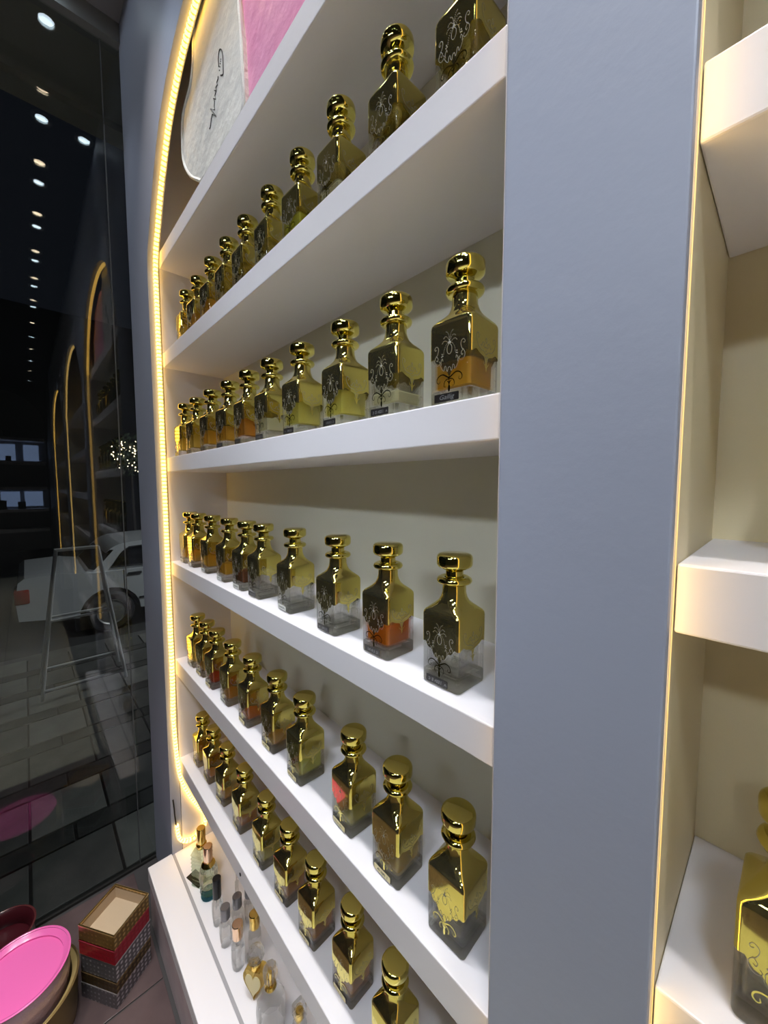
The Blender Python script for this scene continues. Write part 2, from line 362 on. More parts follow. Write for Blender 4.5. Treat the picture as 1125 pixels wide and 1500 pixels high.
# white A-frame stand on the pavement
af = empty('sign_frame', (-3.72, .27, 0)); tag(af, 'empty white metal A-frame stand on the pavement outside the window', 'stand')
def af_leg(xb, xt, side):
    return (xb, side*.255, 0.0), (xt, side*.125, 1.075)
for s in (-1, 1):
    a, b = af_leg(.11, .02, s); bm = bmesh.new(); tube(bm, [a, b], .011, 8); finish(bm, 'leg', M_WHITEPL, af)
    a, b = af_leg(-.25, -.02, s); bm = bmesh.new(); tube(bm, [a, b], .011, 8); finish(bm, 'leg', M_WHITEPL, af)
def rung(xb, xt, t):
    pa = Vector(af_leg(xb, xt, -1)[0]).lerp(Vector(af_leg(xb, xt, -1)[1]), t); pb = Vector(af_leg(xb, xt, 1)[0]).lerp(Vector(af_leg(xb, xt, 1)[1]), t)
    bm = bmesh.new(); tube(bm, [pa, pb], .010, 8); finish(bm, 'rung', M_WHITEPL, af)
for t in (.06, .52, 1.0): rung(.11, .02, t)
for t in (.10, .50, .99): rung(-.25, -.02, t)

# a slim street tree wound with fairy lights
tr = empty('street_tree', (-5.25, .86, Z(-1.98))); tag(tr, 'slim dark street tree wound with tiny fairy lights behind the car', 'tree')
bm = bmesh.new(); tube(bm, [(0, 0, 0), (.02, .01, 1.3), (.0, 0, 2.1), (.05, .03, 2.7)], [.035, .03, .022, .008]); finish(bm, 'trunk', mat('bark', (.03, .025, .02), .9), tr)
tr.location.x = -8.2; tr.location.y = 1.42; tr.scale = (.85, .85, 1.0)
bm = bmesh.new()
for k in range(420):
    d = Vector((random.gauss(0, 1), random.gauss(0, 1), random.gauss(0, 1))).normalized()*random.uniform(.15, .52)
    c = Vector((0, 0, 2.55)) + Vector((d.x, d.y*.75, d.z*.8))
    n = Vector((random.gauss(0, 1), random.gauss(0, 1), random.gauss(0, 1))).normalized(); t = n.orthogonal().normalized(); b = n.cross(t)
    s = random.uniform(.03, .055)
    bm.faces.new([bm.verts.new(c + t*s*p + b*s*q) for p, q in ((1, 0), (0, .5), (-1, 0), (0, -.5))])
cr = finish(bm, 'crown', mat('night leaf', (.02, .035, .015), .6), tr, smooth=False); cr['kind'] = 'stuff'
bm = bmesh.new()
for k in range(75):
    d = Vector((random.gauss(0, 1), random.gauss(0, 1), random.gauss(0, 1))).normalized()*random.uniform(.2, .55)
    c = Vector((0, 0, 2.52)) + Vector((d.x, d.y*.72, d.z*.62))
    bmesh.ops.create_icosphere(bm, subdivisions=1, radius=random.uniform(.008, .015), matrix=Matrix.Translation(c))
fl_ = finish(bm, 'fairy_light', mat('fairy light glow', (1, .9, .7), .5, emit=((1, .8, .5), 5.0)), tr); fl_['kind'] = 'stuff'

# ================================================================== CEILING LAMPS
M_COOL = mat('cool lamp lens', (.8, .9, 1), .4, emit=((.72, .88, 1.0), 16)); M_WARM = mat('warm lamp lens', (1, .85, .6), .4, emit=((1, .80, .55), 14))
ring_me = None; lens_me = {}
def downlight(x, y, warm, watt, label, group, cone=60, aim=None):
    global ring_me
    if ring_me is None:
        bm = bmesh.new(); lathe(bm, [(.022, .0), (.024, -.003), (.034, -.003), (.037, .0), (.037, .006), (.022, .006)], 28)
        bm.faces.ensure_lookup_table(); bmesh.ops.recalc_face_normals(bm, faces=bm.faces)
        ring_me = bpy.data.meshes.new('trim_ring'); bm.to_mesh(ring_me); bm.free(); prep(ring_me); ring_me.materials.append(M_FRAME)
        for k, mm in (('w', M_WARM), ('c', M_COOL)):
            bm = bmesh.new(); lathe(bm, [(0, .001), (.019, .0015), (.022, .003), (.022, .005), (0, .005)], 24)
            bmesh.ops.recalc_face_normals(bm, faces=bm.faces)
            me = bpy.data.meshes.new('lens'); bm.to_mesh(me); bm.free(); prep(me); me.materials.append(mm); lens_me[k] = me
    t = empty('downlight', (x, y, ZT-.006)); tag(t, label, 'ceiling lamp', group)
    child('trim_ring', ring_me, t); child('lens', lens_me['w' if warm else 'c'], t)
    ld = bpy.data.lights.new('bulb', 'SPOT'); ld.energy = watt; ld.spot_size = math.radians(cone); ld.spot_blend = 1.0 if aim is None else .35; ld.shadow_soft_size = .03 if y > 0 else .16
    ld.color = (1, .93, .84) if warm else (.80, .89, 1.0)
    lo = bpy.data.objects.new('bulb', ld); COL.objects.link(lo); lo.parent = t; lo.location = (0, 0, -.012)
    if aim: lo.rotation_euler = (Vector(aim)-t.location).to_track_quat('-Z', 'Y').to_euler()
LX = [-1.618, -1.30, -1.126, -.807, -.633, -.31, -.152, .193, .347, .666, .836, 1.16, 1.33, 1.8, 2.3, 2.8, 3.4, 4.0, 4.7]
NTH = 'first second third fourth fifth sixth seventh eighth ninth tenth eleventh twelfth thirteenth fourteenth fifteenth sixteenth seventeenth eighteenth nineteenth'.split()
for i, x in enumerate(LX):
    downlight(x, .135, i % 2 == 1, LAMP_W*(.3 if i == 0 else 1), ('warm' if i % 2 else 'cool') + f' round ceiling downlight, {NTH[i]} from the window in the shelf row' if i else 'round white ceiling downlight right beside the window head rail', 'downlights over the shelves')
downlight(-1.118, .285, False, 1.0, 'single bright downlight set close to the arched wall', 'downlights near the arch')
for i, x in enumerate((-.9, .1, 1.1, 2.3, 3.5, 4.7)):  # unseen downlight rows, added to fill shelf fronts and bounce off the floor
    for j, (y, cn, wf) in enumerate(((-.55, 54, .70), (-1.4, 66, .35), (-2.3, 66, .3))):
        downlight(x, y, (i+j) % 2 == 0, FILL_W*wf, f'added fill downlight {NTH[i]} from the window, {NTH[j]} row out from the shelves', 'added fill lights over the shop floor', cn)
for x, y, ax, az, wt, cn, nm in ((-.60, -2.45, -1.02, .98, 66, 50, 'artwork'), (-.10, -2.45, -.45, .60, 36, 36, 'upper shelves'), (.35, -2.45, -.12, .75, 70, 34, 'top of the grey pillar'), (.50, -.62, -.42, -.70, 74, 42, 'near end of the lower shelves'), (-.15, -.62, -1.0, -.75, 64, 42, 'far end of the lower shelves')):  # unseen aimed lamps, added to brighten artwork, shelves and pillar
    downlight(x, y, False, wt, 'added cool fill spotlight tilted towards the ' + nm, 'added fill spotlights', cn, (ax, YF, Z(az)))

# ================================================================== SHELVES
SH1 = [0.767, 0.4445, 0.0955, -0.2645, -0.6165, -0.9865]
TH = [0.049, 0.0475, 0.048, 0.047, 0.056, 0.052]
def shelf(x0, x1, h, th, label, group):
    bm = bmesh.new(); box(bm, x0, x1, YS, YB, Z(h-th), Z(h), .0018)
    return tag(finish(bm, 'shelf', M_SHELF, smooth=False), label, 'shelf', group)
SHN = ['white shelf board holding the pink and white artwork under the arch', 'white shelf board carrying the top row of decanters',
       'white shelf board at eye level carrying the second row of decanters', 'white shelf board carrying the third row of decanters just below eye level',
       'white shelf board carrying the fourth row of decanters', 'white shelf board lowest above the small perfume bottles, carrying the fifth row of decanters']
SHN[5] = 'lowest white shelf board, above the small perfume bottles, carrying the fifth decanter row'
for h, th, lb in zip(SH1, TH, SHN): shelf(N1[0]+.0005, -0.2075, h, th, lb, 'shelves in the niche left of the pillar')
for h, lb in ((.65, 'highest white shelf board in the niche right of the grey pillar'), (.295, 'upper white shelf board right of the pillar, empty at its left end'), (-.06, 'middle white shelf board right of the pillar, one decanter edge on it'),
              (-.415, 'lower white shelf board right of the pillar under the large near decanter'), (-.77, 'white shelf board below the frame in the right niche'), (-1.12, 'lowest white shelf board in the right niche')):
    shelf(-.055, N2[1], h, .054, lb, 'shelves in the niche right of the pillar')
for k, h in enumerate((.65, .30, -.05, -.40, -.75, -1.1)):
    shelf(N3[0], N3[1], h, .05, f'{NTH[k]} white shelf board from the top in the farthest niche', 'shelves in the farthest niche')
# plinth under the left niche
pl = empty('plinth', (-.84, .4, 0)); tag(pl, 'low white laminate plinth under the shelves holding small perfume bottles', 'plinth')
def pbox(nm, m, x0, x1, y0, y1, z0, z1, bev=0.0):
    bm = bmesh.new(); box(bm, x0+.84, x1+.84, y0-.4, y1-.4, z0, z1, bev); return finish(bm, nm, m, pl, smooth=False)
pbox('bottom_board', M_SHELF, N1[0]+.0005, -.2075, .3325, YB, Z(-1.38), Z(-1.34))
pbox('front_ledge', M_PLINTH, N1[0]-.006, -.10, .248, .324, Z(-1.385), Z(-1.338), .002)
pbox('seam_strip', M_GROOVE, N1[0]+.0005, -.10, .324, .3325, Z(-1.38), Z(-1.340))
pbox('front_panel', M_MAUVE, N1[0]-.004, -.10, .252, .268, 0.0, Z(-1.385))
pbox('back_panel', M_GROOVE, N1[0]+.0005, -.2075, .42, YB-.002, 0.0, Z(-1.38))

# LED strips round the arches
def led_strip(niche, label, detail=True, flip=False):
    x0, x1 = niche; t = empty('led_strip', (x0, .345, Z(-.9))); tag(t, label, 'light strip', 'light strips round the niches')
    c = [(x, z) for x, z in arch_curve(x0, x1, 8)]
    ins = .006
    cx_ = (x0+x1)/2
    pts = []
    for x, z in c:
        k = (cx_-x)/(x1-x0)*2; pts.append((x + ins*max(-1, min(1, k*1.5)), .347, z - (ins if abs(k) < .8 else 0)))
    if detail:
        wob = lambda h: .004*math.sin(h*5)
        leftdown = [(x0+.006, .347, Z(h)) for h in (.55, .3, .05, -.2, -.45, -.7)]
        tail = [(x0+.007, .345, Z(-.849)), (x0+.007, .356, Z(-1.035)), (x0+.007, .382, Z(-1.129)), (x0+.007, .415, Z(-1.202)), (x0+.007, .438, Z(-1.25)),
                (x0+.007, .432, Z(-1.293)), (x0+.007, .388, Z(-1.317)), (x0+.007, .350, Z(-1.29)), (x0+.007, .342, Z(-1.235))]
        down = spline([pts[0]] + leftdown + tail, 6)
        path = down[::-1] + pts[1:]
    else:
        path = [(x0-.0115, .3455, Z(-1.0)), (x0-.0115, .3455, Z(.60))] + pts
    path = path + [(x1+.0035, .346, Z(h)) for h in (.55, .3, -.1, -.5, -.95)]
    path = [Vector(p) for p in path]
    loc = Vector(t.location)
    # resample evenly
    step = .0125; out = [path[0]]; acc = 0
    for a, b in zip(path, path[1:]):
        L = (b-a).length; d = step-acc
        while d < L: out.append(a.lerp(b, d/L)); d += step
        acc = (acc+L) % step
    bm = bmesh.new(); tube(bm, [p-loc for p in out[::2]], .0048, 8); finish(bm, 'tape', M_LEDTAPE, t)
    return t, out, loc
def seg_mesh():
    b = bmesh.new(); box(b, -.0056, .0056, -.0056, .0056, -.0043, .0043, .0015); me = bpy.data.meshes.new('diode'); b.to_mesh(me); b.free(); prep(me); me.materials.append(M_LED); return me
SEG = seg_mesh()
def diodes(t, out, loc, single, m=None):
    bm = bmesh.new(); bm2 = bmesh.new(); n = 0
    for i, p in enumerate(out[:-1]):
        d = (out[i+1]-p).normalized(); q = d.to_track_quat('Z', 'Y')
        if n < single and p.x < -.84:
            o = child('diode', SEG, t); o.location = p-loc; o.rotation_mode = 'QUATERNION'; o.rotation_quaternion = q; n += 1
        elif p.x > -.84 and single and p.z < Z(.75):
            box(bm2, -.0056, .0056, -.0056, .0056, -.0043, .0043, 0, Matrix.Translation(p-loc) @ q.to_matrix().to_4x4())
        else:
            box(bm, -.0056, .0056, -.0056, .0056, -.0043, .0043, 0, Matrix.Translation(p-loc) @ q.to_matrix().to_4x4())
    o = finish(bm, 'diode_run', m or M_LED, t, smooth=False); o['kind'] = 'stuff'
    if len(bm2.verts): o = finish(bm2, 'dim_diode_run', M_LEDDIM, t, smooth=False); o['kind'] = 'stuff'
    else: bm2.free()
s = led_strip(N1, 'glowing warm white LED strip bordering the arched niche by the window'); diodes(*s, 290)
s = led_strip(N2, 'warm LED strip hidden behind the right lip of the grey pillar', False); diodes(*s, 0, M_LEDHOT)
s = led_strip(N3, 'warm LED strip around the farthest niche', False); diodes(*s, 0)
# a short black wire stub at the foot of the niche
bm = bmesh.new(); tube(bm, spline([(N1[0]+.004, .333, Z(-1.13)), (N1[0]+.012, .334, Z(-1.16)), (N1[0]+.008, .336, Z(-1.19)), (N1[0]+.006, .340, Z(-1.232))], 4), .0022, 6)
tag(finish(bm, 'wire', M_RUB), 'short black wire stub hanging at the lower end of the LED strip', 'wire')

# ================================================================== ARTWORK
art = empty('artwork', (-1.0, .386, Z(.770))); tag(art, 'white textured relief artwork with a pink panel and black signature under the arch', 'artwork')
def awp(pts): return [(x+1.0, max(.0005, Z(h)-Z(.770))) for x, h in pts]
petal = spline([(-.815, .772), (-.93, .771), (-1.05, .773), (-1.085, .789), (-1.145, .832), (-1.190, .885), (-1.203, .935), (-1.188, 1.012), (-1.125, 1.040), (-1.098, 1.075), (-1.085, 1.130), (-1.055, 1.200), (-.99, 1.235), (-.90, 1.19), (-.838, 1.08), (-.817, .97), (-.808, .87)], 5, True)
M_PLASTER = mat('white plaster relief', (.80, .79, .76), .45, bump=(22, .5, .012))
M_PINK = mat('pink acrylic paint', (.83, .30, .52), .35, bump=(30, .35, .008), vary=(6, (.86, .36, .57)))
bm = bmesh.new(); prism(bm, awp(petal), -.020, .006, 'Y'); finish(bm, 'relief_panel', M_PLASTER, art, angle=30)
bm = bmesh.new(); tube(bm, [(a, -.019, b) for a, b in awp(petal)], .0048, 6, closed=True); finish(bm, 'relief_rim', M_PLASTER, art)
pk = [(-.804, .7695), (-.806, .90), (-.822, 1.00), (-.845, 1.09), (-.68, 1.13), (-.47, 1.09), (-.34, .95), (-.31, .7695)]
bm = bmesh.new(); prism(bm, awp(pk), -.012, .006, 'Y'); o = finish(bm, 'pink_panel', M_PINK, art, angle=30); o['label'] = 'pink painted panel'
bm = bmesh.new(); prism(bm, awp([(-.814, .7695), (-.815, .90), (-.832, 1.01), (-.822, 1.01), (-.803, .90), (-.797, .7695)]), -.020, .004, 'Y'); finish(bm, 'raised_edge', mat('cream raised paint edge', (.80, .74, .66), .4, bump=(60, .6, .01)), art)
sig = [(-1.104, .947), (-1.097, .948), (-1.088, .963), (-1.081, .969), (-1.053, .945), (-1.093, .99), (-1.063, .967), (-1.066, .978), (-1.063, .988), (-1.071, 1.0), (-1.054, .987), (-1.06, .999), (-1.051, 1.002), (-1.063, 1.014), (-1.048, 1.003), (-1.052, 1.013), (-1.041, 1.012), (-1.045, 1.02), (-1.036, 1.022), (-1.035, 1.027)]
KS = .366/.405; sig = [(a*KS, b*KS) for a, b in sig]
lp = spline([(-1.029, 1.045), (-1.030, 1.065), (-1.022, 1.078), (-1.009, 1.069), (-1.002, 1.05), (-1.002, 1.018), (-1.004, 1.009), (-1.019, 1.018)], 4); lp = [(a*KS, b*KS) for a, b in lp]
bm = bmesh.new(); tube(bm, [(a, -.0202, b) for a, b in awp(sig)], .0013, 5); tube(bm, [(a, -.0202, b) for a, b in awp(lp)], .0014, 5)
for a, b in awp([(a*KS, b*KS) for a, b in ((-1.015, 1.052), (-1.016, 1.048), (-1.019, 1.045), (-1.022, 1.04), (-1.025, 1.034))]):
    bmesh.ops.create_icosphere(bm, subdivisions=1, radius=.0016, matrix=Matrix.Translation((a, -.0202, b)))
finish(bm, 'signature', M_INK, art)

# ================================================================== DECANTERS
A = .030; HB = .177
def rsq(a, rc, nc=5, ne=1):
    """outline of a rounded square; ne = points along each straight edge"""
    pts = []
    for q in range(4):
        ca = PI/2*q; cx0 = (a-rc)
        for i in range(nc):
            t = -PI/4 + 0.0
        # edge of face q (face 0 looks to -Y)
    R = lambda p, q: (p[0]*math.cos(q*PI/2)-p[1]*math.sin(q*PI/2), p[0]*math.sin(q*PI/2)+p[1]*math.cos(q*PI/2))
    for q in range(4):
        s = a-rc
        for i in range(ne+1):
            u = -s + 2*s*i/ne
            pts.append((R((u, -a), q), u, True))
        for i in range(1, nc):
            t = -PI/2 + PI/2*i/nc
            pts.append((R((s+rc*math.cos(t), -s+rc*math.sin(t)), q), 99, False))
    return pts
PROF = [(.0275, .0055, 0), (.0295, .0052, .0015), (A, .005, .004), (A, .0045, .093), (.0297, .005, .0965), (.0285, .007, .0995), (.0255, .010, .1030), (.0218, .013, .1070), (.0186, .0150, .1115), (.0165, .0150, .1170), (.0153, .0150, .1230), (.0150, .0150, .135)]
def loft(bm, prof, off=0.0, nc=5, ne=1, cap0=True, cap1=True, flip=False):
    rings = []
    for a, rc, z in prof:
        rings.append([bm.verts.new((p[0], p[1], z)) for p, u, f in rsq(a+off, min(rc+off, a+off-1e-5), nc, ne)])
    n = len(rings[0])
    for r0, r1 in zip(rings, rings[1:]):
        for i in range(n):
            j = (i+1) % n
            vs = (r0[i], r0[j], r1[j], r1[i]); bm.faces.new(vs[::-1] if flip else vs)
    if cap0: bm.faces.new(rings[0] if flip else rings[0][::-1])
    if cap1: bm.faces.new(rings[-1][::-1] if flip else rings[-1])
def mesh_of(bm, name, m, smooth=True, angle=35, recalc=True):
    if recalc: bmesh.ops.recalc_face_normals(bm, faces=bm.faces)
    me = bpy.data.meshes.new(name); bm.to_mesh(me); bm.free(); prep(me, smooth, angle)
    if m: me.materials.append(m)
    return me
# glass body: outer shell and inner cavity
bm = bmesh.new(); loft(bm, PROF)
loft(bm, [(.0205, .004, .0190), (.0245, .0045, .0220), (.0252, .0045, .091), (.022, .006, .0975), (.013, .0129, .110), (.0125, .0124, .134)], flip=True)
ME_BODY = mesh_of(bm, 'glass_body', M_GLASS, recalc=False)
bm = bmesh.new(); loft(bm, [(.0272, .0054, .0004), (.0291, .0050, .0018), (.0296, .0044, .004), (.0296, .0042, .0165), (.0285, .0042, .0183), (.022, .004, .0172)]); ME_BASE = mesh_of(bm, 'glass_base', M_BASEGL)
# lower edge of the gold coating over one face (mm)
ZBK = [(0, 32), (2.2, 36), (4, 40), (6, 40), (8, 40), (10, 44), (12.5, 48.5), (15, 50), (18, 50), (20, 52), (22, 55), (23.4, 57.5), (24.6, 57.5), (26, 57), (40, 57)]
ZBS = [(0, 43), (2.2, 47), (3.4, 52), (5, 54), (8, 55), (12, 56), (16, 57.5), (19, 59.5), (21.5, 60), (24, 58.5), (40, 57)]   # side faces: shorter tassel
def zb(u, side=False):
    u = abs(u)*1000
    K = ZBS if side else ZBK
    for (a, b), (c, d) in zip(K, K[1:]):
        if a <= u <= c: return (b + (d-b)*(u-a)/(c-a))/1000
    return .068
bm = bmesh.new(); off = .0004; NE = 30
base = rsq(A+off, .0045+off, 5, NE)
per = len(base)//4
low_edge = [(zb(u, (i//per) % 2 == 1) if f else .0565) for i, (p, u, f) in enumerate(base)]
rings = [[bm.verts.new((b[0][0], b[0][1], z)) for b, z in zip(base, low_edge)]]
rings.append([bm.verts.new((b[0][0], b[0][1], z*.5+.042)) for b, z in zip(base, low_edge)])
for a, rc, z in PROF[3:]:
    rings.append([bm.verts.new((p[0], p[1], z)) for p, u, f in rsq(a+off, min(rc+off, a+off-1e-5), 5, NE)])
for r0, r1 in zip(rings, rings[1:]):
    for i in range(len(r0)):
        j = (i+1) % len(r0); bm.faces.new((r0[i], r0[j], r1[j], r1[i]))
ME_COAT = mesh_of(bm, 'gold_coating', M_FILM, angle=50)
def ribbon(bm, pts, wd, off, q, taper=False):
    R = lambda x, y: (x*math.cos(q*PI/2)-y*math.sin(q*PI/2), x*math.sin(q*PI/2)+y*math.cos(q*PI/2))
    N = len(pts); L = []; 
    for i in range(N):
        a = pts[max(0, i-1)]; b = pts[min(N-1, i+1)]; d = Vector((b[0]-a[0], b[1]-a[1])); d = d.normalized() if d.length > 1e-9 else Vector((1, 0))
        ww = wd*(1-.75*i/(N-1)) if taper else wd
        n = Vector((-d.y, d.x))*ww; p = Vector(pts[i])
        row = []
        for s in (1, -1):
            c = p+n*s; x, y = R(c.x/1000, -(A+off)); row.append(bm.verts.new((x, y, c.y/1000)))
        L.append(row)
    for a, b in zip(L, L[1:]): bm.faces.new((a[0], a[1], b[1], b[0]))
def dot(bm, c, r, off, q, ry=None, n=6):
    ry = ry or r
    R = lambda x, y: (x*math.cos(q*PI/2)-y*math.sin(q*PI/2), x*math.sin(q*PI/2)+y*math.cos(q*PI/2))
    vs = []
    for i in range(n):
        x, y = R((c[0]+r*math.cos(2*PI*i/n))/1000, -(A+off)); vs.append(bm.verts.new((x, y, (c[1]+ry*math.sin(2*PI*i/n))/1000)))
    bm.faces.new(vs)
FIL = [[(19, 67.5), (20.8, 66.5), (21.6, 68.6), (19.5, 71), (16.8, 69.5), (16, 66), (17.6, 61), (21, 57), (21.6, 52), (18.6, 48.2), (15.2, 48.6), (13.6, 51), (15.2, 53)],
       [(13.4, 48.5), (11.5, 44.2), (9, 41), (7.6, 40.6), (7, 44.5), (5.2, 45.5), (4.2, 41), (2.6, 39), (1.6, 43), (0, 44)],
       [(19.6, 60.2), (16.6, 56.6), (17.6, 53.6), (19, 54.8)], [(11.8, 47.6), (12.2, 52), (10.2, 55.2), (9.4, 52)]]
BEADS = [[(1.6, 76), (4, 79), (6.6, 79.6), (8.4, 78)], [(.6, 77.5), (1.3, 80.5), (2.8, 83.5), (5, 85)], [(3.4, 73.2), (6, 74.8), (8.6, 74.6), (10.4, 72.6)], [(4, 70.6), (6.4, 67.4), (7.8, 63.8), (8.4, 60)]]
SIDE = [[(2, 58), (5, 60.5), (9, 60.8), (13, 62), (17, 65.5), (19.6, 70), (20.4, 75), (18.6, 78.4), (15.6, 77.4), (15.2, 74), (17, 73)],
        [(0, 66), (2.4, 64.5), (4.6, 66.6), (3.4, 69), (5.6, 70.6), (8.4, 68.6), (9.6, 65.4), (12, 66.6)], [(0, 70), (1.6, 73), (0, 76.5)], [(2.6, 55.5), (3.2, 51), (1.4, 48)]]
bm = bmesh.new()
for s in (1, -1):
    for c in SIDE: ribbon(bm, spline([(s*a, b) for a, b in c], 4), .24, .0007, 0)
for p in ((0, 61.5), (0, 57.5), (0, 54)): dot(bm, p, .8, .0007, 0)
ME_FILI_SIDE = mesh_of(bm, 'filigree', M_FILI, smooth=False)
bm = bmesh.new()
for s in (1, -1):
    for c in FIL: ribbon(bm, spline([(s*a, b) for a, b in c], 4), .22, .0007, 0)
    for c in BEADS:
        for p in spline(c, 2): dot(bm, (s*p[0], p[1]), .40, .0007, 0)
    for p in ((9.6, 58), (10.6, 60.2), (11.2, 57.4)): dot(bm, (s*p[0], p[1]), .75, .0007, 0)
ribbon(bm, spline([(0, 71), (3, 67.5), (3.4, 63), (2.2, 60), (0, 58.6), (-2.2, 60), (-3.4, 63), (-3, 67.5), (0, 71)], 3), .24, .0007, 0)
for p, r in (((0, 72.5), 1.5), ((1.7, 71.6), .9), ((-1.7, 71.6), .9), ((0, 75), .9)): dot(bm, p, r, .00075, 0, n=8)
ME_FILI = mesh_of(bm, 'filigree', M_FILI, smooth=False)
bm = bmesh.new()
dot(bm, (0, 40.5), 1.3, .0006, 0, 3.2, 10); dot(bm, (-1.6, 43.5), 1.0, .0006, 0, 1.6, 8); dot(bm, (1.6, 43.5), 1.0, .0006, 0, 1.6, 8)
for s in (1, -1): ribbon(bm, spline([(s*a, b) for a, b in [(0, 45), (3.6, 45), (5.6, 46.6), (5.2, 49)]], 3), .6, .0006, 0, True)
ME_SCROLL_SIDE = mesh_of(bm, 'scrollwork', M_GOLD, smooth=False)
bm = bmesh.new()
for s in (1, -1):
    ribbon(bm, spline([(s*a, b) for a, b in [(0, 31), (4, 33.5), (9, 36.2), (14, 35.6), (17.5, 32.5), (18, 28.5), (15.6, 26.6), (13.6, 28.2), (14.2, 30.6)]], 4), .95, .0006, 0, True)
    ribbon(bm, spline([(s*a, b) for a, b in [(0, 30), (4.2, 29.6), (7, 26.6), (7.4, 22.8), (5.6, 21), (4.4, 22.6)]], 4), .7, .0006, 0, True)
    ribbon(bm, spline([(s*a, b) for a, b in [(0, 26), (2.4, 27.4), (3.6, 29.4)]], 3), .8, .0006, 0, True)
ribbon(bm, [(0, 33), (0, 24)], .7, .00062, 0)
dot(bm, (0, 19.5), 1.7, .0006, 0, 4.6, 12); dot(bm, (0, 25), 1.4, .00064, 0, 1.2, 8)
ME_SCROLL = mesh_of(bm, 'scrollwork', M_GOLD, smooth=False)
bm = bmesh.new(); lathe(bm, [(.0148, .1335), (.0185, .1338), (.0222, .1358), (.0236, .1388), (.0222, .1420), (.0190, .1438), (.0150, .1440), (.0128, .1425), (.0128, .1370)], 36); ME_COLLAR = mesh_of(bm, 'collar', M_GOLD, angle=50)
bm = bmesh.new(); lathe(bm, [(0, .136), (.0118, .136), (.0118, .1515), (.0135, .1535), (.0190, .1552), (.0228, .1578), (.0238, .1605), (.0238, .1690), (.0230, .1718), (.0210, .1736), (.0185, .1743), (0, .1746)], 40); ME_STOP = mesh_of(bm, 'stopper', M_GOLD, angle=40)
LIQME = {}
def liquid_mesh(kind, level):
    key = (kind, round(level, 3))
    if key not in LIQME:
        bm = bmesh.new(); loft(bm, [(.0200, .004, .0195), (.0240, .0043, .0223), (.0247, .0044, level+.006)])
        LIQME[key] = mesh_of(bm, 'perfume_oil', LIQM[kind])
    return LIQME[key]
def plate(u0, u1, v0, v1, y, r=.8, th=.3):
    b = bmesh.new(); pts = []
    for cx_, cy_, a0 in ((u1-r, v0+r, -PI/2), (u1-r, v1-r, 0), (u0+r, v1-r, PI/2), (u0+r, v0+r, PI)):
        for i in range(4): pts.append(((cx_+r*math.cos(a0+PI/2*i/3))/1000, (cy_+r*math.sin(a0+PI/2*i/3))/1000))
    prism(b, pts, y-th/1000, y, 'Y'); return b
YL = -(A+.00095)
ME_LAB = {'black': mesh_of(plate(-14, 11, 3.6, 12, YL), 'label', M_BLACK, False),
          'border': mesh_of(plate(-15, 12, 3.2, 12.6, YL), 'label', M_BLACK, False),
          'gold': mesh_of(plate(-14.3, 11.2, 3.7, 11.7, YL-.0003), 'label_field', M_LABGOLD, False),
          'silver': mesh_of(plate(-14, 11, 3.6, 12, YL), 'label', M_LABSILVER, False)}
def scribble_mesh(seed, m, y):
    """short unreadable lettering: a row of small upright strokes and loops"""
    rnd = random.Random(seed); b = bmesh.new(); x = -11.0
    def rib(pts, wd):
        L = []
        for i, p in enumerate(pts):
            a = pts[max(0, i-1)]; c = pts[min(len(pts)-1, i+1)]; d = Vector((c[0]-a[0], c[1]-a[1])).normalized(); n = Vector((-d.y, d.x))*wd
            L.append([b.verts.new(((p[0]+s*n.x)/1000, y, (p[1]+s*n.y)/1000)) for s in (1, -1)])
        for p, q in zip(L, L[1:]): b.faces.new((p[0], p[1], q[1], q[0]))
    while x < 7.5:
        wv = rnd.uniform(1.3, 2.3); t = rnd.random()
        if t < .35: rib([(x, 5.6), (x+.2, 9.6)], .3)
        elif t < .6: rib(spline([(x, 8.2), (x+wv*.5, 9), (x+wv, 7.4), (x+wv*.4, 5.8), (x, 7)], 3), .3)
        elif t < .85: rib(spline([(x, 6), (x+wv*.5, 8.6), (x+wv, 6)], 3), .3)
        else: x += .6
        x += wv
    return mesh_of(b, 'lettering', m, False)
SCR = {'gold': [scribble_mesh(s, M_INK, YL-.0007) for s in (3, 8, 15)], 'black': [scribble_mesh(s, M_SILVINK, YL-.0004) for s in (2, 5, 9)], 'silver': [scribble_mesh(s, M_INK, YL-.0004) for s in (4, 6)]}
def text_mesh(s, size, m):
    c = bpy.data.curves.new('t', 'FONT'); c.body = s; c.size = size; c.align_x = 'CENTER'; c.shear = .25; c.resolution_u = 3
    o = bpy.data.objects.new('t', c); COL.objects.link(o)
    dg = bpy.context.evaluated_depsgraph_get(); me = bpy.data.meshes.new_from_object(o.evaluated_get(dg))
    bpy.data.objects.remove(o); me.transform(Matrix.Rotation(PI/2, 4, 'X')); me.transform(Matrix.Translation((-.0015, YL-.0004, .0060))); me.materials.clear(); me.materials.append(m); me.name = 'lettering'; return me
ME_GALLIG = text_mesh('Gallig', .0068, M_SILVINK)
for me in list(ME_LAB.values()) + [m_ for L_ in SCR.values() for m_ in L_] + [ME_GALLIG]:      # labels take up two thirds of the face
    for v in me.vertices: v.co.x = (v.co.x+.0015)*1.42-.0035; v.co.z = v.co.z*1.15

